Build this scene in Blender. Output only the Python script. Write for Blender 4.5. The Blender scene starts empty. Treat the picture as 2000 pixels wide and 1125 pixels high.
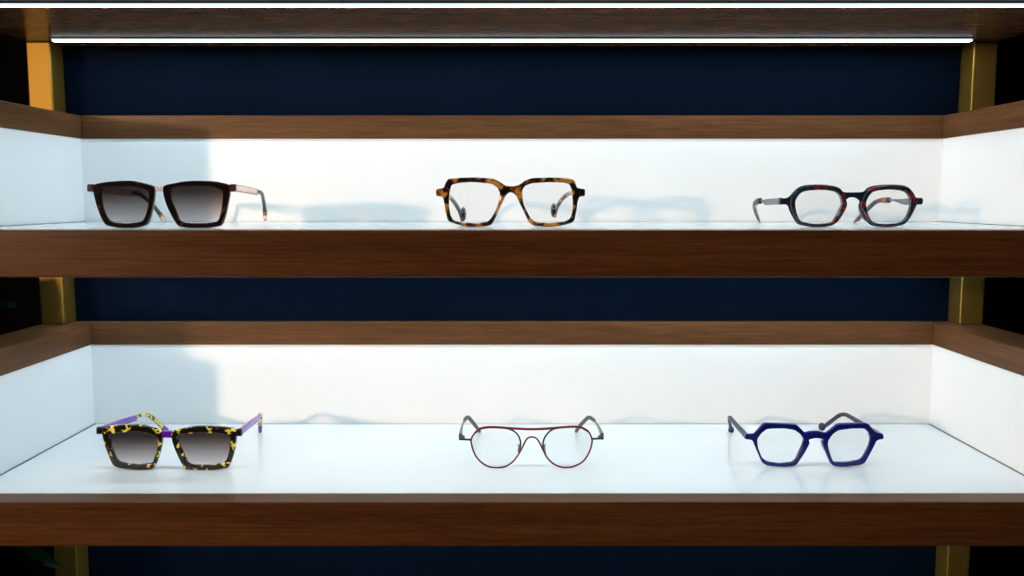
import bpy, bmesh, math, random
from mathutils import Vector

# ------------------------------------------------------------------ camera
F_PX, CX, CY, TH = 1723.8, 1000.0, 562.5, 0.1013      # focal length in px of the 2000 px wide picture, pitch
CAMZ = 1.20
scene = bpy.context.scene
COL = scene.collection
cam = bpy.data.cameras.new('camera')
cam.sensor_width = 36.0
cam.lens = 36.0 * F_PX / 2000.0
cam.clip_start, cam.clip_end = 0.01, 50
cam.dof.use_dof = True
cam.dof.focus_distance = 0.86
cam.dof.aperture_fstop = 9.0
camo = bpy.data.objects.new('camera', cam)
camo.location = (0, 0, CAMZ)
camo.rotation_euler = (math.pi / 2 - TH, 0, 0)
COL.objects.link(camo)
scene.camera = camo

# ------------------------------------------------------------------ light
world = bpy.data.worlds.new('World')
scene.world = world
world.use_nodes = True
world.node_tree.nodes['Background'].inputs[0].default_value = (0.8, 0.85, 1.0, 1)
world.node_tree.nodes['Background'].inputs[1].default_value = 0.035
LED_COL, LED_STR = (0.71, 0.905, 1.0), 82.0
sp = bpy.data.lights.new('shop_spot', 'SPOT')
sp.energy = 114
sp.color = (1.0, 0.67, 0.42)
sp.shadow_soft_size = 0.046
sp.spot_size = math.radians(75)
sp.spot_blend = 1.0
spo = bpy.data.objects.new('shop_spot', sp)
spo.location = (-1.46, -0.86, CAMZ + 0.19)
spo.rotation_euler = (Vector((0.15, 1.0, CAMZ - 0.03)) - spo.location).to_track_quat('-Z', 'Y').to_euler()
COL.objects.link(spo)
vs = scene.view_settings
vs.view_transform = 'Standard'
vs.look = 'None'
vs.exposure = 0.0
vs.gamma = 1.0

# ------------------------------------------------------------------ helpers
def ray_point(px, py, Y):
    """pixel -> point on the vertical plane at distance Y in front of the camera"""
    u, v = (px - CX) / F_PX, (CY - py) / F_PX
    s, c = math.sin(TH), math.cos(TH)
    d = Vector((u, c + v * s, -s + v * c))
    d *= Y / d.y
    return Vector((d.x, d.y, d.z + CAMZ))

def new_mat(name):
    m = bpy.data.materials.new(name)
    m.use_nodes = True
    nt = m.node_tree
    return m, nt, nt.nodes['Principled BSDF']

def node(nt, t, **kw):
    n = nt.nodes.new(t)
    for k, v in kw.items():
        setattr(n, k, v)
    return n

def ramp(nt, stops, interp='LINEAR'):
    r = nt.nodes.new('ShaderNodeValToRGB')
    cr = r.color_ramp
    cr.interpolation = interp
    while len(cr.elements) < len(stops):
        cr.elements.new(0.5)
    for e, (p, c) in zip(cr.elements, stops):
        e.position = p
        e.color = (*c, 1)
    return r

def coords(nt, scale=(1, 1, 1), out='Object', rot=(0, 0, 0), loc=(0, 0, 0)):
    tc = node(nt, 'ShaderNodeTexCoord')
    mp = node(nt, 'ShaderNodeMapping')
    mp.inputs['Scale'].default_value = scale
    mp.inputs['Rotation'].default_value = rot
    mp.inputs['Location'].default_value = loc
    nt.links.new(tc.outputs[out], mp.inputs['Vector'])
    return mp.outputs['Vector']

def noise(nt, vec, scale, detail=4, rough=0.55, dist=0.0):
    n = node(nt, 'ShaderNodeTexNoise')
    n.inputs['Scale'].default_value = scale
    n.inputs['Detail'].default_value = detail
    n.inputs['Roughness'].default_value = rough
    n.inputs['Distortion'].default_value = dist
    nt.links.new(vec, n.inputs['Vector'])
    return n.outputs['Fac']

def plain(name, col, rough=0.4, metal=0.0, coat=0.0, trans=0.0, ior=1.45, spec=0.5):
    m, nt, b = new_mat(name)
    b.inputs['Base Color'].default_value = (*col, 1)
    b.inputs['Roughness'].default_value = rough
    b.inputs['Metallic'].default_value = metal
    b.inputs['Coat Weight'].default_value = coat
    b.inputs['Coat Roughness'].default_value = 0.05
    b.inputs['Transmission Weight'].default_value = trans
    b.inputs['IOR'].default_value = ior
    b.inputs['Specular IOR Level'].default_value = spec
    return m

def wood(name, along, spec=0.08, ro=(0.24, 0.42), bump=0.06):
    m, nt, b = new_mat(name)
    st = {'x': (1.2, 40, 40), 'y': (40, 1.2, 40)}[along]
    v = coords(nt, st)
    fine = noise(nt, v, 17, 8, 0.72, 0.12)
    st2 = {'x': (0.5, 9, 9), 'y': (9, 0.5, 9)}[along]
    broad = noise(nt, coords(nt, st2), 5, 3, 0.5, 0.6)
    r1 = ramp(nt, [(0.30, (0.054, 0.0235, 0.0098)), (0.5, (0.106, 0.0460, 0.0190)), (0.70, (0.150, 0.067, 0.0285))])
    nt.links.new(fine, r1.inputs[0])
    r2 = ramp(nt, [(0.3, (0.72, 0.70, 0.68)), (0.7, (1.1, 1.1, 1.1))])
    nt.links.new(broad, r2.inputs[0])
    mx = node(nt, 'ShaderNodeMix', data_type='RGBA', blend_type='MULTIPLY')
    mx.inputs[0].default_value = 1
    nt.links.new(r1.outputs[0], mx.inputs[6])
    nt.links.new(r2.outputs[0], mx.inputs[7])
    nt.links.new(mx.outputs[2], b.inputs['Base Color'])
    rr = node(nt, 'ShaderNodeMapRange')
    rr.inputs[3].default_value, rr.inputs[4].default_value = ro
    nt.links.new(fine, rr.inputs[0])
    nt.links.new(rr.outputs[0], b.inputs['Roughness'])
    bp = node(nt, 'ShaderNodeBump')
    bp.inputs['Strength'].default_value = bump
    bp.inputs['Distance'].default_value = 0.0006
    nt.links.new(fine, bp.inputs['Height'])
    nt.links.new(bp.outputs[0], b.inputs['Normal'])
    b.inputs['Specular IOR Level'].default_value = spec
    return m

def white(name, rough, coat, lv=1.0):
    m, nt, b = new_mat(name)
    v = coords(nt)
    n = noise(nt, v, 7, 3)
    r = ramp(nt, [(0.3, (0.79 * lv, 0.80 * lv, 0.80 * lv)), (0.7, (0.83 * lv, 0.83 * lv, 0.83 * lv))])
    nt.links.new(n, r.inputs[0])
    nt.links.new(r.outputs[0], b.inputs['Base Color'])
    n2 = noise(nt, v, 30, 4)
    rr = node(nt, 'ShaderNodeMapRange')
    rr.inputs[3].default_value, rr.inputs[4].default_value = rough * 0.8, rough * 1.25
    nt.links.new(n2, rr.inputs[0])
    nt.links.new(rr.outputs[0], b.inputs['Roughness'])
    b.inputs['Coat Weight'].default_value = coat
    b.inputs['Coat Roughness'].default_value = 0.04
    return m

def brass():
    m, nt, b = new_mat('brushed_brass')
    f = noise(nt, coords(nt, (60, 60, 1.0)), 16, 4, 0.6)
    r = ramp(nt, [(0.3, (0.28, 0.168, 0.032)), (0.7, (0.33, 0.205, 0.042))])
    nt.links.new(f, r.inputs[0])
    nt.links.new(r.outputs[0], b.inputs['Base Color'])
    b.inputs['Metallic'].default_value = 1.0
    rr = node(nt, 'ShaderNodeMapRange')
    rr.inputs[3].default_value, rr.inputs[4].default_value = 0.50, 0.60
    nt.links.new(f, rr.inputs[0])
    nt.links.new(rr.outputs[0], b.inputs['Roughness'])
    return m

def navy():
    m, nt, b = new_mat('navy_paint')
    n = noise(nt, coords(nt), 9, 5)
    r = ramp(nt, [(0.3, (0.0005, 0.0032, 0.0085)), (0.7, (0.0009, 0.0042, 0.0112))])
    nt.links.new(n, r.inputs[0])
    nt.links.new(r.outputs[0], b.inputs['Base Color'])
    b.inputs['Roughness'].default_value = 0.8
    b.inputs['Specular IOR Level'].default_value = 0.03
    return m

def patches(name, stops, scale, dist=1.5, interp='LINEAR', rough=0.12, stretch=(1, 1, 1), seed=(0, 0, 0), detail=2, trans=0.0, coat=0.4):
    """marbled acetate"""
    m, nt, b = new_mat(name)
    f = noise(nt, coords(nt, stretch, loc=seed), scale, detail, 0.5, dist)
    r = ramp(nt, stops, interp)
    nt.links.new(f, r.inputs[0])
    nt.links.new(r.outputs[0], b.inputs['Base Color'])
    b.inputs['Roughness'].default_value = rough
    b.inputs['Coat Weight'].default_value = coat
    b.inputs['Coat Roughness'].default_value = 0.04
    b.inputs['Transmission Weight'].default_value = trans
    return m

def lens_mat(name, top, bottom, refl=0.04):
    """thin lens: tinted see-through with a Fresnel-like sheen; tint runs from the top edge to the bottom edge"""
    m, nt, b = new_mat(name)
    nt.nodes.remove(b)
    out = nt.nodes['Material Output']
    tc = node(nt, 'ShaderNodeTexCoord')
    sx = node(nt, 'ShaderNodeSeparateXYZ')
    nt.links.new(tc.outputs['Object'], sx.inputs[0])
    mr = node(nt, 'ShaderNodeMapRange')
    mr.inputs[1].default_value, mr.inputs[2].default_value = 0.003, 0.040
    nt.links.new(sx.outputs['Z'], mr.inputs[0])
    r = ramp(nt, [(0.02, bottom), (0.5, tuple(0.5 * a + 0.5 * c for a, c in zip(top, bottom))), (0.80, top)])
    r.color_ramp.elements[1].color = (*[(a * 0.60 + c * 0.40) for a, c in zip(top, bottom)], 1)
    nt.links.new(mr.outputs[0], r.inputs[0])
    tr = node(nt, 'ShaderNodeBsdfTransparent')
    nt.links.new(r.outputs[0], tr.inputs[0])
    gl = node(nt, 'ShaderNodeBsdfGlossy')
    gl.inputs['Roughness'].default_value = 0.02
    lw = node(nt, 'ShaderNodeLayerWeight')
    pw = node(nt, 'ShaderNodeMath', operation='POWER')
    pw.inputs[1].default_value = 4
    nt.links.new(lw.outputs['Facing'], pw.inputs[0])
    ma = node(nt, 'ShaderNodeMath', operation='MULTIPLY_ADD')
    ma.inputs[1].default_value, ma.inputs[2].default_value = 0.5, refl
    nt.links.new(pw.outputs[0], ma.inputs[0])
    mix = node(nt, 'ShaderNodeMixShader')
    nt.links.new(ma.outputs[0], mix.inputs[0])
    nt.links.new(tr.outputs[0], mix.inputs[1])
    nt.links.new(gl.outputs[0], mix.inputs[2])
    nt.links.new(mix.outputs[0], out.inputs['Surface'])
    return m

def emit_mat(name, strength):
    m, nt, b = new_mat(name)
    b.inputs['Base Color'].default_value = (0.8, 0.8, 0.8, 1)
    b.inputs['Emission Color'].default_value = (*LED_COL, 1)
    b.inputs['Emission Strength'].default_value = strength
    return m

M = {
    'wood_x': wood('walnut_long', 'x'), 'wood_y': wood('walnut_side', 'y'), 'wood_under': wood('walnut_underside', 'x', 0.10, (0.24, 0.30), 0.0),
    'wall_white': white('white_laminate', 0.32, 0.15), 'floor_white': white('white_glass', 0.17, 0.25, 0.86),
    'brass': brass(), 'navy': navy(),
    'dark': plain('dark_gap', (0.02, 0.06, 0.075), 0.5),
    'grey_gap': plain('grey_gap', (0.22, 0.22, 0.21), 0.6),
    'alu': plain('dark_aluminium', (0.05, 0.05, 0.055), 0.45, 0.8),
    'led': emit_mat('led_diffuser', LED_STR), 'led_flank': emit_mat('led_diffuser_flank', 1.1),
    'black_wall': plain('dark_wall', (0.004, 0.004, 0.005), 0.9, spec=0.1),
    'black_floor': plain('dark_floor', (0.012, 0.011, 0.010), 0.8),
    'clear': lens_mat('clear_lens', (0.98, 0.985, 0.987), (0.98, 0.985, 0.987), 0.03),
    'tint': lens_mat('brown_gradient_lens', (0.225, 0.180, 0.165), (0.87, 0.81, 0.80), 0.02),
    'dark_tort': patches('dark_brown_acetate', [(0.45, (0.0075, 0.0035, 0.002)), (0.66, (0.011, 0.005, 0.0025)), (0.74, (0.10, 0.04, 0.008))], 90, rough=0.07, coat=0.0),
    'honey_tort': patches('honey_tortoise_acetate', [(0.36, (0.005, 0.0035, 0.003)), (0.50, (0.010, 0.005, 0.003)), (0.54, (0.15, 0.040, 0.004)), (0.60, (0.42, 0.16, 0.014)), (0.72, (0.50, 0.26, 0.05))], 85, 0.3),
    'yellow_tort': patches('yellow_black_acetate', [(0.0, (0.004, 0.0035, 0.0035)), (0.575, (0.010, 0.006, 0.003)), (0.60, (0.60, 0.46, 0.03)), (0.70, (0.80, 0.70, 0.14))], 165, 0.5, coat=0.15, seed=(0.37, 0.1, 0.2)),
    'yellow_tort_arm': patches('yellow_black_arm', [(0.0, (0.02, 0.015, 0.01)), (0.47, (0.05, 0.035, 0.01)), (0.50, (0.55, 0.42, 0.10)), (0.70, (0.75, 0.62, 0.2))], 150, 1.0),
    'red_marble': patches('red_navy_marbled_acetate', [(0.0, (0.004, 0.006, 0.012)), (0.40, (0.008, 0.040, 0.085)), (0.44, (0.010, 0.018, 0.032)), (0.555, (0.015, 0.012, 0.016)), (0.585, (0.21, 0.020, 0.018)), (0.64, (0.09, 0.014, 0.014)), (0.67, (0.010, 0.010, 0.014)), (0.73, (0.12, 0.15, 0.20))], 55, 0.2, stretch=(1, 1, 1.5), seed=(0.11, 0, 0.3)),
    'red_grey': patches('red_grey_acetate', [(0.3, (0.02, 0.018, 0.022)), (0.52, (0.06, 0.045, 0.05)), (0.60, (0.40, 0.05, 0.03)), (0.7, (0.6, 0.10, 0.05))], 70, 0.6),
    'navy_metal': plain('navy_metal', (0.006, 0.018, 0.040), 0.32, 0.3),
    'steel': plain('brushed_steel', (0.22, 0.22, 0.25), 0.36, 0.75),
    'gunmetal': plain('gunmetal', (0.16, 0.16, 0.155), 0.38, 0.6),
    'grey_tip': plain('grey_rubber_tip', (0.06, 0.065, 0.065), 0.5),
    'red_wire': plain('dark_red_enamel', (0.155, 0.009, 0.017), 0.3, 0.2),
    'navy_wire': plain('navy_enamel', (0.010, 0.016, 0.032), 0.35, 0.3),
    'pad': plain('clear_silicone', (0.9, 0.92, 0.93), 0.15, trans=0.85, ior=1.35),
    'pink': plain('clear_pink_acetate', (0.97, 0.74, 0.70), 0.06, trans=0.9, ior=1.3),
    'plum': plain('plum_acetate', (0.13, 0.05, 0.06), 0.10, trans=0.45, ior=1.4, coat=0.3),
    'black_gloss': plain('gloss_black_acetate', (0.006, 0.006, 0.009), 0.1, coat=0.4),
    'black_arm': plain('black_arm_acetate', (0.014, 0.017, 0.017), 0.25, coat=0.2),
    'amber': plain('amber_acetate', (0.75, 0.30, 0.09), 0.1, trans=0.5, ior=1.35),
    'purple': plain('purple_acetate', (0.20, 0.045, 0.46), 0.14, trans=0.25, ior=1.4, coat=0.3),
    'deep_purple': plain('deep_purple_acetate', (0.10, 0.006, 0.30), 0.12, coat=0.3),
    'blue': plain('royal_blue_acetate', (0.0022, 0.0020, 0.115), 0.22, coat=0.3),
    'blue_arm': plain('dark_blue_acetate', (0.013, 0.012, 0.042), 0.42),
    'leaf': plain('dark_leaf', (0.004, 0.013, 0.005), 0.5, spec=0.1),
    'stem': plain('green_stem', (0.04, 0.08, 0.025), 0.6),
    'pot': plain('charcoal_pot', (0.03, 0.03, 0.032), 0.6),
    'soil': plain('soil', (0.02, 0.014, 0.01), 0.95),
}

def link(name, me, mat, parent=None):
    o = bpy.data.objects.new(name, me)
    if mat:
        me.materials.clear()
        me.materials.append(M[mat])
    COL.objects.link(o)
    if parent:
        o.parent = parent
    return o

def empty(name, loc, label, cat, group=None):
    o = bpy.data.objects.new(name, None)
    o.empty_display_size = 0.02
    o.location = loc
    o['label'], o['category'] = label, cat
    if group:
        o['group'] = group
    COL.objects.link(o)
    return o

def box(name, lo, hi, mat, parent=None, bev=0.0006, seg=2, root=(0, 0, 0)):
    bm = bmesh.new()
    bmesh.ops.create_cube(bm, size=1)
    for v in bm.verts:
        for i in range(3):
            v.co[i] = (lo[i] if v.co[i] < 0 else hi[i]) - root[i]
    if bev:
        bmesh.ops.bevel(bm, geom=bm.edges[:], offset=bev, segments=seg, profile=0.5, affect='EDGES')
    me = bpy.data.meshes.new(name)
    bm.to_mesh(me)
    bm.free()
    for p in me.polygons:
        p.use_smooth = False
    return link(name, me, mat, parent)

# ------------------------------------------------------------------ setting
DF, DI, DB, W = 0.736, 0.759, 1.0, 0.4826     # front face, inner edge of the front board, back wall, inner half width
OUT, DBO = 0.5326, 1.0145                      # outer half width, outer back
HW, HR, BH = 0.093, 0.1183, 0.0394
UR = 0.0026                                    # underside sits this far above the front board's lower edge
Z_UP, Z_LOW = CAMZ - 0.0265, CAMZ - 0.2598
Z_TOP = CAMZ + 0.2068

o = box('navy_wall', (-0.536, 1.022, 0.0), (0.536, 1.050, CAMZ + 0.6), 'navy', bev=0)
o['kind'] = 'structure'
o = box('wall', (-3, 1.60, 0.0), (3, 1.65, 2.6), 'black_wall', bev=0)
o['kind'] = 'structure'
o = box('floor', (-3, -2.0, -0.05), (3, 1.60, 0.0), 'black_floor', bev=0)
o['kind'] = 'structure'

def led(parent, root, zb, y0):
    s = bpy.data.objects.new('led_strip', None)
    s.empty_display_size = 0.02
    COL.objects.link(s)
    s.parent = parent
    box('housing', (-0.491, y0, zb - 0.0012), (0.491, y0 + 0.009, zb), 'alu', s, bev=0, root=root)
    # opal diffuser: half-round bar under the housing
    bm = bmesh.new()
    prof = [(0.0010, 0), (0.0010, -0.0012), (0.0014, -0.0018), (0.0022, -0.0020), (0.0068, -0.0020), (0.0076, -0.0018), (0.0080, -0.0012), (0.0080, 0)]
    a = [bm.verts.new((-0.490 - root[0], y0 + p[0] - root[1], zb - 0.0012 + p[1] - root[2])) for p in prof]
    b = [bm.verts.new((0.490 - root[0], y0 + p[0] - root[1], zb - 0.0012 + p[1] - root[2])) for p in prof]
    for i in range(len(prof) - 1):
        bm.faces.new((a[i], a[i + 1], b[i + 1], b[i]))
    bm.faces.new(a[::-1])
    bm.faces.new(b)
    bmesh.ops.recalc_face_normals(bm, faces=bm.faces[:])
    me = bpy.data.meshes.new('diffuser')
    bm.to_mesh(me)
    bm.free()
    o = link('diffuser', me, 'led', s)
    me.materials.append(M['led_flank'])
    for p in me.polygons:
        p.material_index = 0 if p.normal.z < -0.99 else 1

def tray(label, zf):
    root = (0, 0.875, zf - BH)
    t = empty('display_tray', root, label, 'shelf', 'lit walnut display trays')
    k = dict(parent=t, root=root)
    g = 0.0014
    box('base_board', (-OUT, DI, zf - BH + UR), (OUT, DBO, zf - 0.004), 'wood_under', **k)
    box('front_board', (-OUT, DF, zf - BH), (OUT, DI - 0.0004, zf), 'wood_x', bev=0.0009, **k)
    box('floor_panel', (-W + g, DI, zf - 0.0036), (W - g, DB - 0.0014, zf + 0.0002), 'floor_white', bev=0.0003, **k)
    zr = zf + HW
    for s in (-1, 1):
        a, b = sorted((s * (W - g), s * W))
        box('gap_strip', (a, DI, zf - 0.0036), (b, DB, zf + 0.0006), 'dark', bev=0, **k)  # added strip: darkness of the open floor gap put into its colour
    box('gap_strip', (-W + g, DB - 0.0014, zf - 0.0036), (W - g, DB, zf + 0.0003), 'grey_gap', bev=0, **k)  # same along the back: the gap's grey line put into colour
    box('back_panel', (-W, DB, zf - 0.0038), (W, DBO - 0.001, zr - 0.0002), 'wall_white', bev=0, **k)
    for s in (-1, 1):
        a, b = sorted((s * W, s * (OUT - 0.001)))
        box('side_panel', (a, DI + 0.002, zf - 0.0038), (b, DBO - 0.001, zr - 0.0002), 'wall_white', bev=0, **k)
        a, b = sorted((s * (W - 0.0012), s * OUT))
        box('side_rim', (a, DI + 0.001, zr), (b, DBO, zf + HR), 'wood_y', bev=0.0008, **k)
    box('back_rim', (-W + 0.0016, DB - 0.0012, zr), (W - 0.0016, DBO, zf + HR), 'wood_x', bev=0.0008, **k)
    led(t, root, zf - BH + UR, 0.788)
    led(t, root, zf - BH + UR, 0.960)
    return t

tray('walnut tray with white lining holding the brown sunglasses and honey tortoise glasses', Z_UP)
tray('walnut tray with white lining holding the red wire and blue glasses', Z_LOW)
tray('empty walnut shelf with glowing light strips under it, topmost of the three', Z_TOP)

def post(side, z0, z1, label):
    x0, x1 = sorted((side * 0.5043, side * 0.5306))
    root = ((x0 + x1) / 2, 1.0, z0)
    me_o = box('brass_post', (x0, 0.985, z0), (x1, 1.0135, z1), 'brass', bev=0.0016, seg=3, root=root)
    me_o.location = root
    me_o['label'], me_o['category'], me_o['group'] = label, 'post', 'brass posts carrying the trays'

post(-1, Z_UP + HR, Z_TOP - BH + UR, 'lit brass post standing on tray corner behind the dark brown sunglasses')
post(1, Z_UP + HR, Z_TOP - BH + UR, 'brass post standing on tray corner behind the red and navy glasses')
post(-1, Z_LOW + HR, Z_UP - BH + UR, 'dim brass post between the trays, above the yellow tortoise sunglasses')
post(1, Z_LOW + HR, Z_UP - BH + UR, 'brass post between the trays, above the royal blue glasses')
post(-1, 0, Z_LOW - BH + UR, 'dark brass post under the lower tray beside the plant leaf')
post(1, 0, Z_LOW - BH + UR, 'dark brass post under the lower tray, on the side without the plant')

# ------------------------------------------------------------------ spectacle builders
def round_poly(pts, frac=0.46, n=5):
    """closed polygon -> smooth closed loop (quadratic rounding of every corner)"""
    out = []
    N = len(pts)
    for i in range(N):
        p0, p1, p2 = Vector(pts[i - 1]), Vector(pts[i]), Vector(pts[(i + 1) % N])
        a, b = p1.lerp(p0, frac), p1.lerp(p2, frac)
        for j in range(n + 1):
            t = j / n
            out.append((1 - t) ** 2 * a + 2 * t * (1 - t) * p1 + t * t * b)
    return out

def catmull(pts, n=6, closed=False):
    out = []
    N = len(pts)
    rng = N if closed else N - 1
    for i in range(rng):
        P = [pts[(i + d) % N] if closed else pts[min(max(i + d, 0), N - 1)] for d in (-1, 0, 1, 2)]
        for j in range(n):
            t = j / n
            out.append(tuple(0.5 * (2 * b + (c - a) * t + (2 * a - 5 * b + 4 * c - d) * t * t + (3 * b - a - 3 * c + d) * t ** 3)
                             for a, b, c, d in zip(*P)))
    if not closed:
        out.append(tuple(pts[-1]))
    return out

class Specs:
    """one pair of glasses: local x across, y backwards, z up, origin on the shelf under the bridge"""
    def __init__(self, name, label, cat, cx, zf, D, k=0.9):
        X = ray_point(cx, 0, D)
        self.D, self.k, self.zf = D, k, zf
        # x of the centre line at the height of the frame
        y_mid = 395 if zf > CAMZ - 0.1 else 872
        self.x0 = ray_point(cx, y_mid, D).x
        self.o = Vector((self.x0, D, zf))
        self.root = empty(name, self.o, label, cat, 'glasses on display')
        self.lift = 0.0

    def flat(self, px, py):
        """pixel -> (x, z) on the gently wrapped front"""
        Y = self.D
        for _ in range(4):
            p = ray_point(px, py, Y)
            Y = self.D + self.k * (p.x - self.x0) ** 2
        return p.x - self.o.x, p.z - self.o.z

    def pt(self, px, py, t):
        return ray_point(px, py, self.D + t) - self.o

    def plate(self, name, loops, th, mat, parent=None, bev=0.0007, y=0.0, frac=0.46, offset=0.0):
        cu = bpy.data.curves.new(name, 'CURVE')
        cu.dimensions = '2D'
        cu.fill_mode = 'BOTH'
        cu.extrude = max(th / 2 - bev, 0.0001)
        cu.bevel_depth = bev
        cu.bevel_resolution = 2
        cu.offset = -bev + offset
        for lp in loops:
            pts = round_poly([self.flat(*p) for p in lp], frac)
            s = cu.splines.new('POLY')
            s.points.add(len(pts) - 1)
            s.use_cyclic_u = True
            for q, p in zip(s.points, pts):
                q.co = (p[0], p[1], 0, 1)
        return self._from_curve(name, cu, mat, parent, y, True)

    def _from_curve(self, name, cu, mat, parent, y, bend):
        tmp = bpy.data.objects.new('tmp', cu)
        COL.objects.link(tmp)
        dg = bpy.context.evaluated_depsgraph_get()
        me = bpy.data.meshes.new_from_object(tmp.evaluated_get(dg))
        bpy.data.objects.remove(tmp)
        bpy.data.curves.remove(cu)
        me.name = name
        if bend:
            for v in me.vertices:
                x, yy, z = v.co
                v.co = (x, -z + y + self.k * x * x, yy)
        smooth(me, flat=bend)
        return link(name, me, mat, parent or self.root)

    def wire(self, name, pts, r, mat, closed=False, parent=None, y=0.0):
        """round wire through pixel points lying in the front surface; points may carry a third value: depth behind it"""
        P = []
        for p in pts:
            if len(p) == 3:
                P.append(tuple(self.pt(*p)))
            else:
                x, z = self.flat(*p)
                P.append((x, self.k * x * x + y, z))
        P = catmull(P, 5, closed)
        cu = bpy.data.curves.new(name, 'CURVE')
        cu.dimensions = '3D'
        cu.bevel_depth = r
        cu.bevel_resolution = 3
        cu.use_fill_caps = True
        s = cu.splines.new('POLY')
        s.points.add(len(P) - 1)
        s.use_cyclic_u = closed
        for q, p in zip(s.points, P):
            q.co = (*p, 1)
        return self._from_curve(name, cu, mat, parent, 0, False)

    def arm(self, name, pts, mat, parent=None, r=0.35):
        """swept temple: pts of (px, py, depth, height mm, thickness mm)"""
        P = [(*self.pt(a, b, t), h / 1000, w / 1000) for a, b, t, h, w in pts]
        P = catmull(P, 6)
        bm = bmesh.new()
        rings = []
        for i, p in enumerate(P):
            c = Vector(p[:3])
            tan = (Vector(P[min(i + 1, len(P) - 1)][:3]) - Vector(P[max(i - 1, 0)][:3])).normalized()
            side = Vector((1, 0, 0))
            side = (side - tan * side.dot(tan)).normalized()
            up = side.cross(tan)
            h, w = p[3] / 2, p[4] / 2
            ring = []
            rr = min(h, w) * 2 * r
            for sx, sz in ((1, 1), (-1, 1), (-1, -1), (1, -1)):
                for q in range(4):
                    base = {(1, 1): 0, (-1, 1): 90, (-1, -1): 180, (1, -1): 270}[(sx, sz)]
                    an = math.radians(base + 30 * q)
                    ring.append(bm.verts.new(c + side * (sx * (w - rr) + rr * math.cos(an)) + up * (sz * (h - rr) + rr * math.sin(an))))
            rings.append(ring)
        for a, b in zip(rings, rings[1:]):
            n = len(a)
            for j in range(n):
                bm.faces.new((a[j], a[(j + 1) % n], b[(j + 1) % n], b[j]))
        bm.faces.new(rings[0][::-1])
        bm.faces.new(rings[-1])
        bmesh.ops.recalc_face_normals(bm, faces=bm.faces[:])
        me = bpy.data.meshes.new(name)
        bm.to_mesh(me)
        bm.free()
        smooth(me)
        return link(name, me, mat, parent or self.root)

    def blob(self, name, px, py, t, size, mat, parent=None, rot=(0, 0, 0)):
        from mathutils import Euler
        bm = bmesh.new()
        bmesh.ops.create_uvsphere(bm, u_segments=20, v_segments=12, radius=1)
        c = self.pt(px, py, t)
        R = Euler([math.radians(a) for a in rot]).to_matrix()
        for v in bm.verts:
            v.co = c + R @ Vector((v.co.x * size[0], v.co.y * size[1], v.co.z * size[2]))
        me = bpy.data.meshes.new(name)
        bm.to_mesh(me)
        bm.free()
        smooth(me)
        return link(name, me, mat, parent or self.root)

    def lens(self, loop, mat, th=0.0016, y=0.0008):
        return self.plate('lens', [loop], th, mat, bev=0.0002, y=y, offset=0.0006)

def smooth(me, ang=38, flat=False):
    bm = bmesh.new()
    bm.from_mesh(me)
    bmesh.ops.remove_doubles(bm, verts=bm.verts[:], dist=1e-6)
    lim = math.radians(ang)
    bm.normal_update()
    for f in bm.faces:
        f.smooth = True
    for e in bm.edges:
        if len(e.link_faces) == 2 and e.calc_face_angle(0) > lim:
            e.smooth = False
        if flat and len(e.link_faces) == 2 and len({abs(f.normal.y) > 0.97 for f in e.link_faces}) == 2:
            e.smooth = False
    bm.to_mesh(me)
    bm.free()

# ------------------------------------------------------------------ dark brown sunglasses (upper tray)
g = Specs('sunglasses', 'dark brown sunglasses with clear pink bridge and arms, brown gradient lenses', 'sunglasses', 316.5, Z_UP, 0.790, k=0.12)
rimL = [(182.5, 359.7), (214, 354.4), (255, 352), (278, 356.5), (302.5, 362.8), (303.6, 376.3), (301.5, 393), (298, 414.7), (292, 434), (287, 440.8), (267, 445), (246, 446), (224.7, 444), (207, 440.3), (197, 421), (189.5, 399.7), (183.6, 375.2)]
lenL = [(199, 368.8), (224.7, 365.4), (256.7, 364.7), (283.3, 369.3), (293, 377.3), (291.9, 399.7), (284.4, 425.3), (277, 433.9), (246, 437), (219.3, 433.9), (209.7, 425.3), (201, 404), (198.5, 382.7)]
rimR = [(319.6, 363), (330, 359.7), (367.3, 352.8), (410, 353), (426, 355), (447.9, 359.2), (450.5, 375), (448.4, 388), (442, 420), (435, 439.2), (431.3, 441.9), (410, 445), (388.7, 446.1), (362, 444.5), (348, 441.9), (336.4, 422), (326, 400.8), (319.6, 378.4)]
lenR = [(333, 368), (351, 365), (383, 364), (415, 365), (432.4, 371), (436.7, 377.3), (435, 404), (429, 428.5), (422.8, 433.9), (394, 436.5), (362, 435), (351, 430.7), (346, 414.7), (333, 388)]
for rim, ln in ((rimL, lenL), (rimR, lenR)):
    g.plate('rim', [rim, ln], 0.0052, 'dark_tort', frac=0.40, bev=0.0011)
    g.lens(ln, 'tint')
g.plate('bridge', [[(299, 363.2), (322, 363.2), (322, 374.5), (316, 373.5), (305, 373.5), (299, 375)]], 0.0042, 'pink', y=0.0004, frac=0.15)
for x0, x1, in ((170.8, 184), (447.5, 461.5)):
    g.plate('end_piece', [[(x0, 359.3), (x1, 359.3), (x1, 374.8), (x0, 374.8)]], 0.0056, 'plum', bev=0.0018, y=0.0005, frac=0.25)
a = g.arm('temple', [(176.5, 367, .009, 7, 4.4), (200, 370, .035, 7, 4.2), (229, 374, .060, 6.8, 4), (257, 378, .087, 6.4, 3.8)], 'pink')
g.arm('arm', [(255, 377.6, .084, 3.9, 3), (264, 377.6, .092, 4, 3), (276, 381, .102, 4, 3.2), (289, 391, .112, 4.2, 3.2), (301, 404, .120, 4.4, 3.2), (313, 419, .130, 4.6, 3.2)], 'black_arm', a)
g.arm('temple_tip', [(312.3, 418, .1295, 5, 3.6), (315, 422, .1315, 5.2, 3.8)], 'amber', a)
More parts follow.
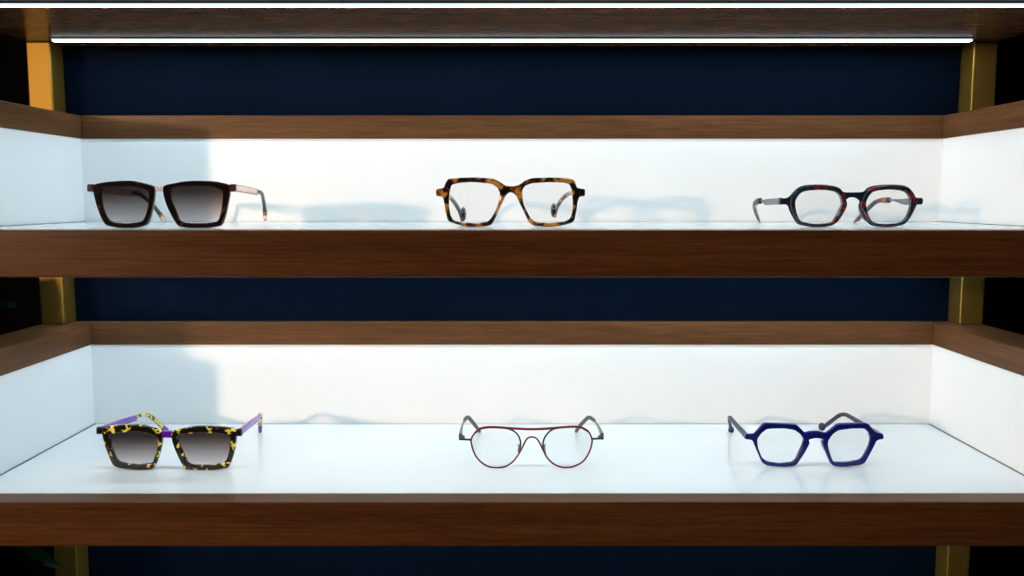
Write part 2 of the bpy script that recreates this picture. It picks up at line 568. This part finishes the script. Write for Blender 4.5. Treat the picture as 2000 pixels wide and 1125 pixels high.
g.arm('temple_tip', [(315, 422, .1316, 5.2, 3.8), (319, 429, .136, 4.8, 3.6), (322, 433.5, .139, 3, 2.6)], 'pink', a)
a = g.arm('temple', [(455.5, 367, .009, 7, 4.4), (470, 369, .035, 7, 4.2), (486, 371.8, .060, 6.8, 4), (501, 375, .087, 6.4, 3.8)], 'pink')
g.arm('arm', [(499.6, 375, .084, 3.6, 3), (506, 374.6, .092, 3.8, 3), (511.5, 379, .102, 4.2, 3.2), (514, 388, .112, 4.2, 3.2), (516, 400, .122, 4.2, 3.4), (517.2, 412, .130, 4.6, 3.6)], 'black_arm', a)
g.arm('temple_tip', [(517.2, 411, .1294, 4.9, 4.2), (517.8, 418, .133, 5, 4.3)], 'amber', a)
g.arm('temple_tip', [(517.8, 418, .1331, 5, 4.3), (518, 424, .136, 4.8, 4.2), (518.2, 429, .139, 3.2, 3.2)], 'pink', a)

# ------------------------------------------------------------------ honey tortoise glasses (upper tray)
g = Specs('eyeglasses', 'squared eyeglasses in honey and black tortoise acetate with paddle arm tips', 'glasses', 997, Z_UP, 0.824, k=0.5)
outer = [(870, 358), (875, 349.6), (886, 347.9), (923.5, 346.2), (961, 347.9), (972.8, 353), (988, 363), (1000, 363.7), (1013.6, 361.5), (1027, 351.3), (1040.8, 347.5), (1076.5, 346.5), (1110.5, 347.9), (1121.6, 351.3), (1126.7, 366.6), (1131.8, 367.8), (1142.8, 369.2), (1142.6, 382.9), (1131.8, 384.5), (1128.4, 392.9), (1125.8, 411.6), (1122, 431), (1117.3, 435.4), (1095, 441.4), (1069.7, 443), (1042.5, 441.4), (1034, 436.3), (1017, 401.4), (1008.5, 382.7), (1001, 376.2), (994.5, 376.2), (987.3, 382.7), (978, 403), (961.8, 438.8), (949, 442.2), (915, 443), (892.9, 438.8), (875, 432), (870, 411.6), (865.7, 385), (852, 382.5), (851.6, 369.5), (866.6, 367.2)]
lenL = [(882.7, 360.6), (898, 357.2), (925, 355.8), (959, 358.6), (971, 365.7), (976.6, 377.6), (974.5, 394.6), (964.3, 418.4), (954, 432), (938.8, 435), (906.5, 435), (886, 431), (879.3, 418.4), (876.8, 398), (878.5, 372.5)]
lenR = [(1019.6, 372.5), (1025.5, 363), (1039, 358), (1073, 356), (1102, 356.9), (1112, 359.8), (1117.3, 374), (1118.5, 398), (1117.3, 415), (1113, 427), (1102, 432.9), (1071.4, 435.7), (1046, 433.7), (1035.7, 425.2), (1022, 398)]
g.plate('frame_front', [outer, lenL, lenR], 0.0046, 'honey_tort', frac=0.28, bev=0.0011)
g.lens(lenL, 'clear')
g.lens(lenR, 'clear')
for s, pts, tip in ((-1, [(857, 376, .008, 6, 4), (863, 377, .03, 5.4, 3.6), (870, 379, .06, 4.8, 3.4), (877, 383, .09, 4.4, 3.2), (884, 391, .103, 4.4, 3.2), (891, 400.5, .113, 4.8, 3.4), (897, 411, .122, 5.2, 3.6), (900.5, 421, .130, 5.4, 3.6), (902, 430, .136, 4, 3)], (904.5, 418.5, .131)),
                    (1, [(1137, 376, .008, 6, 4), (1130.5, 376, .03, 5.4, 3.6), (1122, 376.5, .06, 4.8, 3.4), (1112, 378, .09, 4.4, 3.2), (1102, 384.5, .103, 4.4, 3.2), (1094, 394, .113, 4.8, 3.4), (1088, 404, .122, 5.2, 3.6), (1085, 413, .130, 5.4, 3.6), (1084, 422, .136, 4, 3)], (1081.5, 411, .131))):
    a = g.arm('temple', pts, 'honey_tort')
    g.blob('temple_tip', *tip, (0.0034, 0.0045, 0.0082), 'honey_tort', a, rot=(-20, 0, 0))

# ------------------------------------------------------------------ red / navy glasses (upper tray)
g = Specs('eyeglasses', 'eyeglasses with red and navy marbled rims, flat navy metal bridge and steel arms', 'glasses', 1664, Z_UP, 0.812, k=0.4)
outer = [(1524, 387), (1539, 387), (1555, 369), (1566, 362.5), (1585, 360.2), (1610, 360.2), (1632, 363.5), (1641, 367.5), (1647, 375.2), (1660, 375.6), (1686.5, 375.2), (1694, 367), (1704, 363), (1725, 360.5), (1750, 360.2), (1767, 362), (1777, 367.5), (1784, 376), (1789.5, 386.6), (1802.8, 386.6), (1802.8, 399), (1790.5, 399), (1784, 413), (1774, 431), (1766, 439), (1750, 442.5), (1730, 443.8), (1710, 442.5), (1700, 439.5), (1692, 431), (1683, 414), (1677, 400), (1680, 393), (1673, 387), (1665, 385), (1658, 386), (1652, 391), (1655, 400), (1648, 415), (1638, 432), (1628, 440), (1610, 443.5), (1590, 444), (1575, 442), (1559, 438.5), (1553, 432), (1543, 414), (1538.5, 399.4), (1524, 399.4)]
rimL = [(1540.5, 393), (1545, 384), (1556, 371), (1567, 364.5), (1585, 362), (1610, 362), (1631, 365), (1640, 369.5), (1646, 377), (1650, 388), (1653.5, 400), (1646.5, 415), (1636.5, 431), (1627, 438.5), (1610, 442), (1590, 442.5), (1575, 440.5), (1560.5, 437), (1554.5, 431), (1545, 413)]
lenL = [(1551.5, 393), (1556, 384), (1563, 376), (1575, 372.5), (1595, 371), (1615, 371.5), (1632, 375), (1639, 382), (1643, 393), (1643, 400), (1632, 421), (1625, 433), (1610, 436.5), (1590, 437), (1575, 435.5), (1560, 431), (1554, 415), (1551.5, 401)]
rimR = [(1678.5, 400), (1683, 389), (1688, 377), (1695, 369), (1705, 365), (1725, 362.3), (1750, 362), (1766, 364), (1775.5, 369), (1782, 377), (1788.5, 390), (1789, 399), (1782.5, 412), (1772.5, 430), (1765, 437.5), (1750, 441), (1730, 442.3), (1710, 441), (1701, 438), (1693.5, 430), (1684.5, 413)]
lenR = [(1688.5, 398), (1692, 388), (1700, 376), (1710, 372.5), (1735, 370), (1755, 371.5), (1767, 375), (1774, 383), (1777, 393), (1776, 405), (1771, 421), (1763, 431), (1750, 436), (1730, 437.5), (1710, 436), (1700, 432), (1693, 418)]
g.plate('frame_front', [outer, lenL, lenR], 0.0016, 'navy_metal', bev=0.0003, y=0.0006, frac=0.35)
for rim, ln in ((rimL, lenL), (rimR, lenR)):
    g.plate('rim', [rim, ln], 0.0032, 'red_marble', bev=0.0008, y=-0.0018, frac=0.42)
    g.lens(ln, 'clear')
a = g.arm('temple', [(1526, 393, .004, 6.0, 1.4), (1519, 393.2, .02, 6.0, 1.3), (1507, 394, .045, 6.2, 1.2), (1496, 394.8, .068, 5.8, 1.2), (1490.5, 393.2, .078, 2.8, 1.2), (1485, 392, .086, 2.0, 1.2)], 'steel')
g.arm('hinge', [(1525, 393, .003, 6.4, 2.6), (1520, 393.2, .017, 6.4, 2.4)], 'navy_metal', a)
g.arm('temple_tip', [(1485, 392.5, .085, 6.0, 4), (1480, 393.5, .090, 6.2, 4), (1474.5, 398, .097, 5.2, 4), (1473.5, 404, .104, 4.6, 3.8), (1476, 414, .114, 4.2, 3.6), (1480, 425, .126, 3.8, 3.2), (1484, 433.5, .137, 2, 2)], 'red_grey', a)
a = g.arm('temple', [(1799, 393, .004, 6.0, 1.4), (1783, 393.2, .02, 6.0, 1.3), (1768, 394, .038, 6.0, 1.2), (1758, 393, .051, 4.2, 1.2), (1748, 391.2, .062, 2.4, 1.2), (1735, 390.5, .079, 2.0, 1.2)], 'steel')
g.arm('hinge', [(1798, 393, .003, 6.4, 2.6), (1784, 393.2, .018, 6.4, 2.4)], 'navy_metal', a)
g.arm('temple_tip', [(1737, 390.8, .077, 5.4, 4), (1731, 391, .083, 6.0, 4.2), (1719, 391.5, .093, 4.6, 3.8), (1709, 395.5, .101, 4.4, 3.8), (1699, 404, .109, 4.6, 3.6), (1688, 415, .119, 4.6, 3.6), (1677, 426.5, .130, 4.4, 3.2), (1668.5, 433.8, .138, 2.2, 2)], 'red_grey', a)
g.blob('nose_pad', 1640, 418, .004, (0.0024, 0.0036, 0.0085), 'red_marble', rot=(0, 28, 0))
g.blob('nose_pad', 1684.5, 415, .004, (0.0024, 0.0036, 0.0085), 'red_marble', rot=(0, -24, 0))

# ------------------------------------------------------------------ yellow tortoise sunglasses (lower tray)
g = Specs('sunglasses', 'black and yellow tortoise sunglasses with purple bridge and purple arms', 'sunglasses', 331.5, Z_LOW, 0.8265, k=0.12)
rimL = [(201, 834.4), (220, 830.6), (242, 828.7), (275.6, 829), (292, 832.8), (317, 840), (319, 855.6), (315.6, 876.7), (309, 899), (302.8, 912), (297.8, 915.6), (275.6, 916.9), (253, 916), (230, 912.8), (221, 906.7), (213.3, 888.9), (204.4, 864.4), (201, 847.8)]
lenL = [(216.7, 848.5), (225.6, 845), (259, 842.8), (286.7, 844.4), (307.8, 853.3), (310.6, 860), (308, 877.8), (302, 896.7), (297.8, 904.4), (270, 907), (247.8, 905), (232, 901), (225.6, 891), (217.8, 871), (215, 855.6)]
rimR = [(336.2, 841.2), (345, 838.5), (380, 831.7), (406.7, 831), (440, 833.3), (462.3, 836.7), (462.8, 853.3), (460, 875.6), (455, 894.4), (448.3, 911), (443.3, 913.9), (417.8, 917.3), (384.4, 917.5), (365.6, 916.3), (360, 913.3), (349, 891), (341, 873), (336.2, 858)]
lenR = [(346.7, 854.4), (353.3, 848.9), (373.3, 845.6), (406.7, 844.4), (434.4, 846.7), (447.8, 851), (450, 857.8), (448.9, 877.8), (444.4, 895.6), (437.8, 903.3), (412, 907.8), (378.9, 907.8), (366.7, 903.3), (361, 888.9), (350, 866.7)]
for rim, ln in ((rimL, lenL), (rimR, lenR)):
    g.plate('rim', [rim, ln], 0.0050, 'yellow_tort', frac=0.40, bev=0.0011)
    g.lens(ln, 'tint')
g.plate('bridge', [[(315, 841.5), (338.5, 841.5), (338.5, 855), (328, 854), (315, 854.5)]], 0.0044, 'deep_purple', y=0.0004, frac=0.15)
for x0, x1, y0 in ((188.6, 202, 833.2), (461.5, 473.5, 837)):
    g.plate('end_piece', [[(x0, y0), (x1, y0), (x1, y0 + 14.8), (x0, y0 + 14.8)]], 0.0056, 'black_gloss', bev=0.0018, y=0.0005, frac=0.25)
a = g.arm('temple', [(195, 840.5, .009, 7, 4.2), (219, 832, .035, 7, 4.2), (242, 824, .060, 7, 4), (264, 817, .086, 6.6, 3.8)], 'purple')
g.arm('arm', [(263, 816.5, .084, 3.9, 3), (271, 812, .092, 3.9, 3.2), (283, 809.5, .100, 4.0, 3.2), (296, 815, .109, 4.4, 3.4), (308, 825.5, .119, 4.8, 3.4), (318, 835, .127, 5, 3.4)], 'yellow_tort_arm', a)
g.arm('temple_tip', [(317.5, 834.5, .1265, 5.4, 4), (322, 838.5, .131, 6, 4.2), (326, 842, .135, 5.2, 4), (328, 843.5, .137, 3, 3)], 'deep_purple', a)
a = g.arm('temple', [(468, 844.5, .009, 7, 4.2), (481, 834, .035, 7, 4.2), (492.5, 825, .060, 7, 4), (503.5, 817, .086, 6.6, 3.8)], 'purple')
g.arm('arm', [(502.8, 816.5, .084, 3.6, 3), (507, 811, .093, 3.8, 3), (509, 810, .100, 4.0, 3.2), (509.6, 815, .108, 4.2, 3.4), (509, 822, .116, 4.4, 3.6), (508.5, 829, .123, 4.8, 4)], 'yellow_tort_arm', a)
g.arm('temple_tip', [(508.5, 828.5, .1227, 5.2, 4.4), (508.2, 836, .129, 5.2, 4.4), (508.2, 842, .134, 4.4, 4)], 'deep_purple', a)

# ------------------------------------------------------------------ red wire glasses (lower tray)
g = Specs('eyeglasses', 'thin red wire aviator eyeglasses with straight brow bar and grey arms', 'glasses', 1038, Z_LOW, 0.8310, k=0.4)
top = [(920.4, 858), (928, 844.8), (939, 836.8), (956.8, 834), (982.4, 834.9), (1011, 837), (1037.6, 838), (1065.6, 837), (1096, 834.4), (1120, 833), (1136, 834.9), (1148.8, 842.4), (1155.8, 856)]
lowR = [(1156.2, 865), (1152.9, 878), (1146.3, 891.4), (1136.3, 903), (1119.7, 911.0), (1106.4, 913.0), (1093, 911.4), (1080.7, 905.5), (1069.9, 895.6), (1061.6, 880.6)]
nose = [(1054.5, 866), (1049.3, 857.8), (1044.8, 854.6), (1038.4, 853.3), (1031.8, 855), (1027.5, 859.5), (1023.5, 867)]
lowL = [(1016.8, 880.6), (1009.3, 892.3), (1000.2, 903), (986.9, 910.9), (970.3, 913.4), (953.7, 910.9), (940.4, 903), (930.5, 892.3), (924.6, 880.6), (921.3, 869)]
loop = top + lowR + nose + lowL
g.wire('frame_front', loop, 0.0009, 'red_wire', True)
brow = loop[1:12]
g.wire('brow_bar', brow, 0.00125, 'red_wire', y=-0.0004)
inL = [(986, 836.4), (996, 838.6), (1004.8, 842.8), (1012.5, 851), (1016.5, 862.4), (1016, 873.6), (1012.8, 884)]
inR = [(1090, 836), (1081, 838.2), (1073.6, 842.6), (1064.8, 852.8), (1060.8, 864), (1061, 875), (1065, 886)]
g.wire('rim', inL, 0.00085, 'navy_wire')
g.wire('rim', inR, 0.00085, 'navy_wire')
lenL = top[0:4] + [(975, 835)] + inL[:-1] + lowL
lenR = [(1062.5, 883), (1060.8, 875), (1060.8, 864), (1064.8, 852.8), (1073.6, 842.6), (1081, 838.2), (1100, 834.8)] + top[9:] + lowR[:-1]
g.lens(lenL, 'clear', 0.0012, 0.0)
g.lens(lenR, 'clear', 0.0012, 0.0)
for s, e, pts, tip, pad in (
    (-1, [(921, 858.8), (908, 858.2), (897.8, 857.3)],
     [(899.5, 853.5, .006, 6.6, 3.4), (900, 847, .022, 6.2, 2.8), (901.5, 837.5, .045, 4.6, 2.1), (904, 828.5, .068, 3.2, 1.3), (907, 821, .088, 2.6, 1.3)],
     [(906.6, 821.6, .086, 3.6, 2.6), (910.5, 816.8, .095, 4.0, 2.8), (915, 815.6, .102, 4.2, 3), (922, 823, .111, 4.4, 3), (930, 833, .122, 4.6, 3), (937, 842, .132, 4.0, 2.6)], (1013.5, 875, .007)),
    (1, [(1155.8, 857), (1168, 856.6), (1178.2, 856)],
     [(1176, 852.3, .006, 6.6, 3.4), (1174, 846, .022, 6.2, 2.8), (1170.5, 837.5, .045, 4.6, 2.1), (1166, 829, .068, 3.2, 1.3), (1161, 821.5, .088, 2.6, 1.3)],
     [(1161.5, 822, .086, 3.6, 2.6), (1155, 817, .095, 4.0, 2.8), (1149, 815.6, .102, 4.2, 3), (1140.5, 823, .111, 4.4, 3), (1131.5, 833, .122, 4.6, 3), (1125, 842, .132, 4.0, 2.6)], (1063.5, 875, .007))):
    g.wire('end_piece', e, 0.0010, 'navy_wire')
    a = g.arm('temple', pts, 'gunmetal')
    g.arm('hinge', [(pts[0][0] - s * 4, 853.5, .004, 3.2, 4.2), (pts[0][0] - s * 4, 852.5, .010, 3.0, 3.6)], 'gunmetal', a)
    g.arm('temple_tip', tip, 'grey_tip', a)
    g.blob('nose_pad', *pad, (0.0011, 0.0026, 0.0040), 'pad', rot=(0, -18 * s, 0))
    g.wire('pad_arm', [(1015.8 if s < 0 else 1061.2, 869, .001), (1012 if s < 0 else 1065, 868, .004), pad], 0.0005, 'steel')

# ------------------------------------------------------------------ royal blue glasses (lower tray)
g = Specs('eyeglasses', 'chunky royal blue six-sided eyeglasses with keyhole bridge and ball arm tips', 'glasses', 1590, Z_LOW, 0.8345)
outer = [(1454, 846.9), (1471.8, 846.9), (1477, 840.8), (1491, 825.9), (1498, 825), (1548.8, 827), (1556.6, 829.4), (1570.6, 844), (1583.8, 841), (1597.8, 840.8), (1611.8, 844.6), (1617, 841.6), (1632.8, 828.9), (1639.8, 826.4), (1687, 825), (1695.8, 827.6), (1708, 842.5), (1724.6, 847.8), (1725, 856.5), (1711.5, 859), (1704.5, 874), (1688.8, 902.9), (1680, 907.3), (1645, 911), (1627.5, 909.6), (1620.5, 903.8), (1610, 879), (1603.9, 863.5), (1608, 857.4), (1592.5, 854.8), (1578.5, 858), (1581, 864.4), (1571.5, 882.8), (1554, 909), (1533, 911), (1498, 909), (1487.5, 902.9), (1475, 874), (1469, 859), (1454, 856.9)]
lenL = [(1477.9, 858), (1485.8, 846), (1498, 836.9), (1529.5, 835.9), (1550.5, 839), (1562.8, 847.8), (1568.9, 857.4), (1566, 868.8), (1554, 895), (1547, 902), (1522.5, 904.6), (1498, 901), (1487.5, 893), (1480.5, 875.8)]
lenR = [(1616, 861.8), (1624, 848.6), (1636, 839.9), (1662.5, 836.4), (1687, 836), (1695.8, 844.3), (1699, 856.5), (1695.8, 870.5), (1685, 891.5), (1678, 897.6), (1653.8, 902), (1627.5, 902), (1623, 893), (1617, 874)]
g.plate('frame_front', [outer, lenL, lenR], 0.0044, 'blue', bev=0.0009, frac=0.27)
g.lens(lenL, 'clear')
g.lens(lenR, 'clear')
a = g.arm('temple', [(1457.5, 851.5, .007, 5.6, 4.2), (1449, 842, .030, 5.2, 4), (1439, 831, .058, 4.8, 3.8), (1430, 820.5, .084, 4.4, 3.6), (1425.5, 815.5, .098, 4.2, 3.6), (1424.5, 819, .106, 4.2, 3.6), (1426, 828, .117, 4.2, 3.6), (1427.5, 838, .128, 4.2, 3.8)], 'blue_arm')
g.blob('temple_tip', 1428, 839.5, .1300, (0.0033, 0.0042, 0.0042), 'blue_arm', a)
a = g.arm('temple', [(1720, 851.5, .007, 5.6, 4.2), (1703, 841, .030, 5.2, 4), (1682, 827.5, .058, 4.8, 3.8), (1663, 815.5, .084, 4.4, 3.6), (1650, 809.5, .098, 4.2, 3.6), (1639.5, 811.5, .106, 4.2, 3.6), (1627, 820, .116, 4.2, 3.6), (1612, 831.5, .128, 4.2, 3.8)], 'blue_arm')
g.blob('temple_tip', 1605.5, 833.5, .1300, (0.0040, 0.0042, 0.0046), 'blue_arm', a)
g.blob('nose_pad', 1571.5, 873, .004, (0.0024, 0.0036, 0.0075), 'blue', rot=(0, 26, 0))
g.blob('nose_pad', 1610.5, 872, .004, (0.0024, 0.0036, 0.0075), 'blue', rot=(0, -24, 0))

# ------------------------------------------------------------------ plant beside the shelf
pr = Vector((-0.80, 0.90, 0.0))
pl = empty('potted_plant', pr, 'dark green broad-leaved plant in charcoal pot beside the shelves', 'plant')
def lathe(name, prof, mat, seg=32):
    bm = bmesh.new()
    rings = [[bm.verts.new((r * math.cos(2 * math.pi * i / seg), r * math.sin(2 * math.pi * i / seg), z)) for i in range(seg)] for r, z in prof]
    for a, b in zip(rings, rings[1:]):
        for i in range(seg):
            bm.faces.new((a[i], a[(i + 1) % seg], b[(i + 1) % seg], b[i]))
    bm.faces.new(rings[0][::-1])
    bm.faces.new(rings[-1])
    bmesh.ops.recalc_face_normals(bm, faces=bm.faces[:])
    me = bpy.data.meshes.new(name)
    bm.to_mesh(me)
    bm.free()
    smooth(me)
    return link(name, me, mat, pl)
lathe('pot', [(0.085, 0), (0.10, 0.02), (0.125, 0.24), (0.128, 0.25), (0.118, 0.25), (0.114, 0.225)], 'pot')
lathe('soil', [(0.1135, 0.21), (0.1135, 0.226)], 'soil')
def leaf(base, tip, width, sag, roll):
    base, tip = Vector(base), Vector(tip)
    bm = bmesh.new()
    N, K = 14, 6
    axis = tip - base
    L = axis.length
    side = axis.cross(Vector((0, 0, 1))).normalized()
    nrm = side.cross(axis).normalized()
    side = (side * math.cos(roll) + nrm * math.sin(roll)).normalized()
    nrm = side.cross(axis).normalized()
    grid = []
    for i in range(N + 1):
        t = i / N
        w = width * (math.sin(math.pi * min(t * 0.93 + 0.06, 1)) ** 0.75) * (1 if t < 1 else 0.05)
        c = base + axis * t + Vector((0, 0, sag * math.sin(math.pi * t)))
        grid.append([bm.verts.new(c + side * (w * (j / K - 0.5)) + nrm * (abs(j / K - 0.5) * w * 0.35 + 0.004 * math.sin(9 * t + j))) for j in range(K + 1)])
    for a, b in zip(grid, grid[1:]):
        for j in range(K):
            bm.faces.new((a[j], a[j + 1], b[j + 1], b[j]))
    bmesh.ops.solidify(bm, geom=bm.faces[:], thickness=0.0008)
    me = bpy.data.meshes.new('leaf')
    bm.to_mesh(me)
    bm.free()
    smooth(me, 60)
    return link('leaf', me, 'leaf', pl)
def stalk(a, b, c):
    P = catmull([tuple(a), tuple(b), tuple(c)], 8)
    cu = bpy.data.curves.new('stem', 'CURVE')
    cu.dimensions = '3D'
    cu.bevel_depth = 0.004
    s = cu.splines.new('POLY')
    s.points.add(len(P) - 1)
    for q, p in zip(s.points, P):
        q.co = (*p, 1)
    tmp = bpy.data.objects.new('tmp', cu)
    COL.objects.link(tmp)
    me = bpy.data.meshes.new_from_object(tmp.evaluated_get(bpy.context.evaluated_depsgraph_get()))
    bpy.data.objects.remove(tmp)
    smooth(me)
    link('stem', me, 'stem', pl)
tip1 = ray_point(112, 1108, 0.93) - pr
base1 = ray_point(-190, 1050, 0.93) - pr
tip2 = ray_point(32, 597, 0.96) - pr
base2 = ray_point(-210, 700, 0.93) - pr
for tip, base, w, sag, roll in ((tip1, base1, 0.055, 0.012, 0.9), (tip2, base2, 0.045, 0.02, 0.25),
                                (Vector((0.215, -0.27, 1.13)), Vector((0.10, -0.13, 0.93)), 0.085, 0.01, 1.3),
                                (Vector((0.195, -0.10, 1.14)), Vector((0.10, -0.05, 0.92)), 0.10, 0.01, 1.3),
                                (Vector((0.205, -0.19, 1.12)), Vector((0.12, -0.08, 0.90)), 0.10, 0.01, 1.2),
                                (Vector((0.19, -0.24, 1.00)), Vector((0.10, -0.16, 0.74)), 0.11, 0.01, 1.2),  # this leaf and the next added out of view to shade the lower post
                                (Vector((0.17, -0.12, 0.96)), Vector((0.09, -0.08, 0.70)), 0.11, 0.01, 1.3),
                                (Vector((0.18, 0.02, 1.12)), Vector((0.08, 0.0, 0.93)), 0.10, 0.01, 1.35),
                                (Vector((-0.22, -0.12, 0.95)), Vector((-0.06, -0.02, 0.80)), 0.06, 0.02, 0.3),
                                (Vector((-0.12, 0.16, 1.16)), Vector((-0.02, 0.04, 0.98)), 0.06, 0.02, 0.4)):
    leaf(base, tip, w, sag, roll)
    stalk((0.2 * base.x, 0.2 * base.y, 0.22), (0.35 * base.x, 0.35 * base.y, 0.22 + (base.z - 0.22) * 0.6), base + (tip - base) * 0.03)
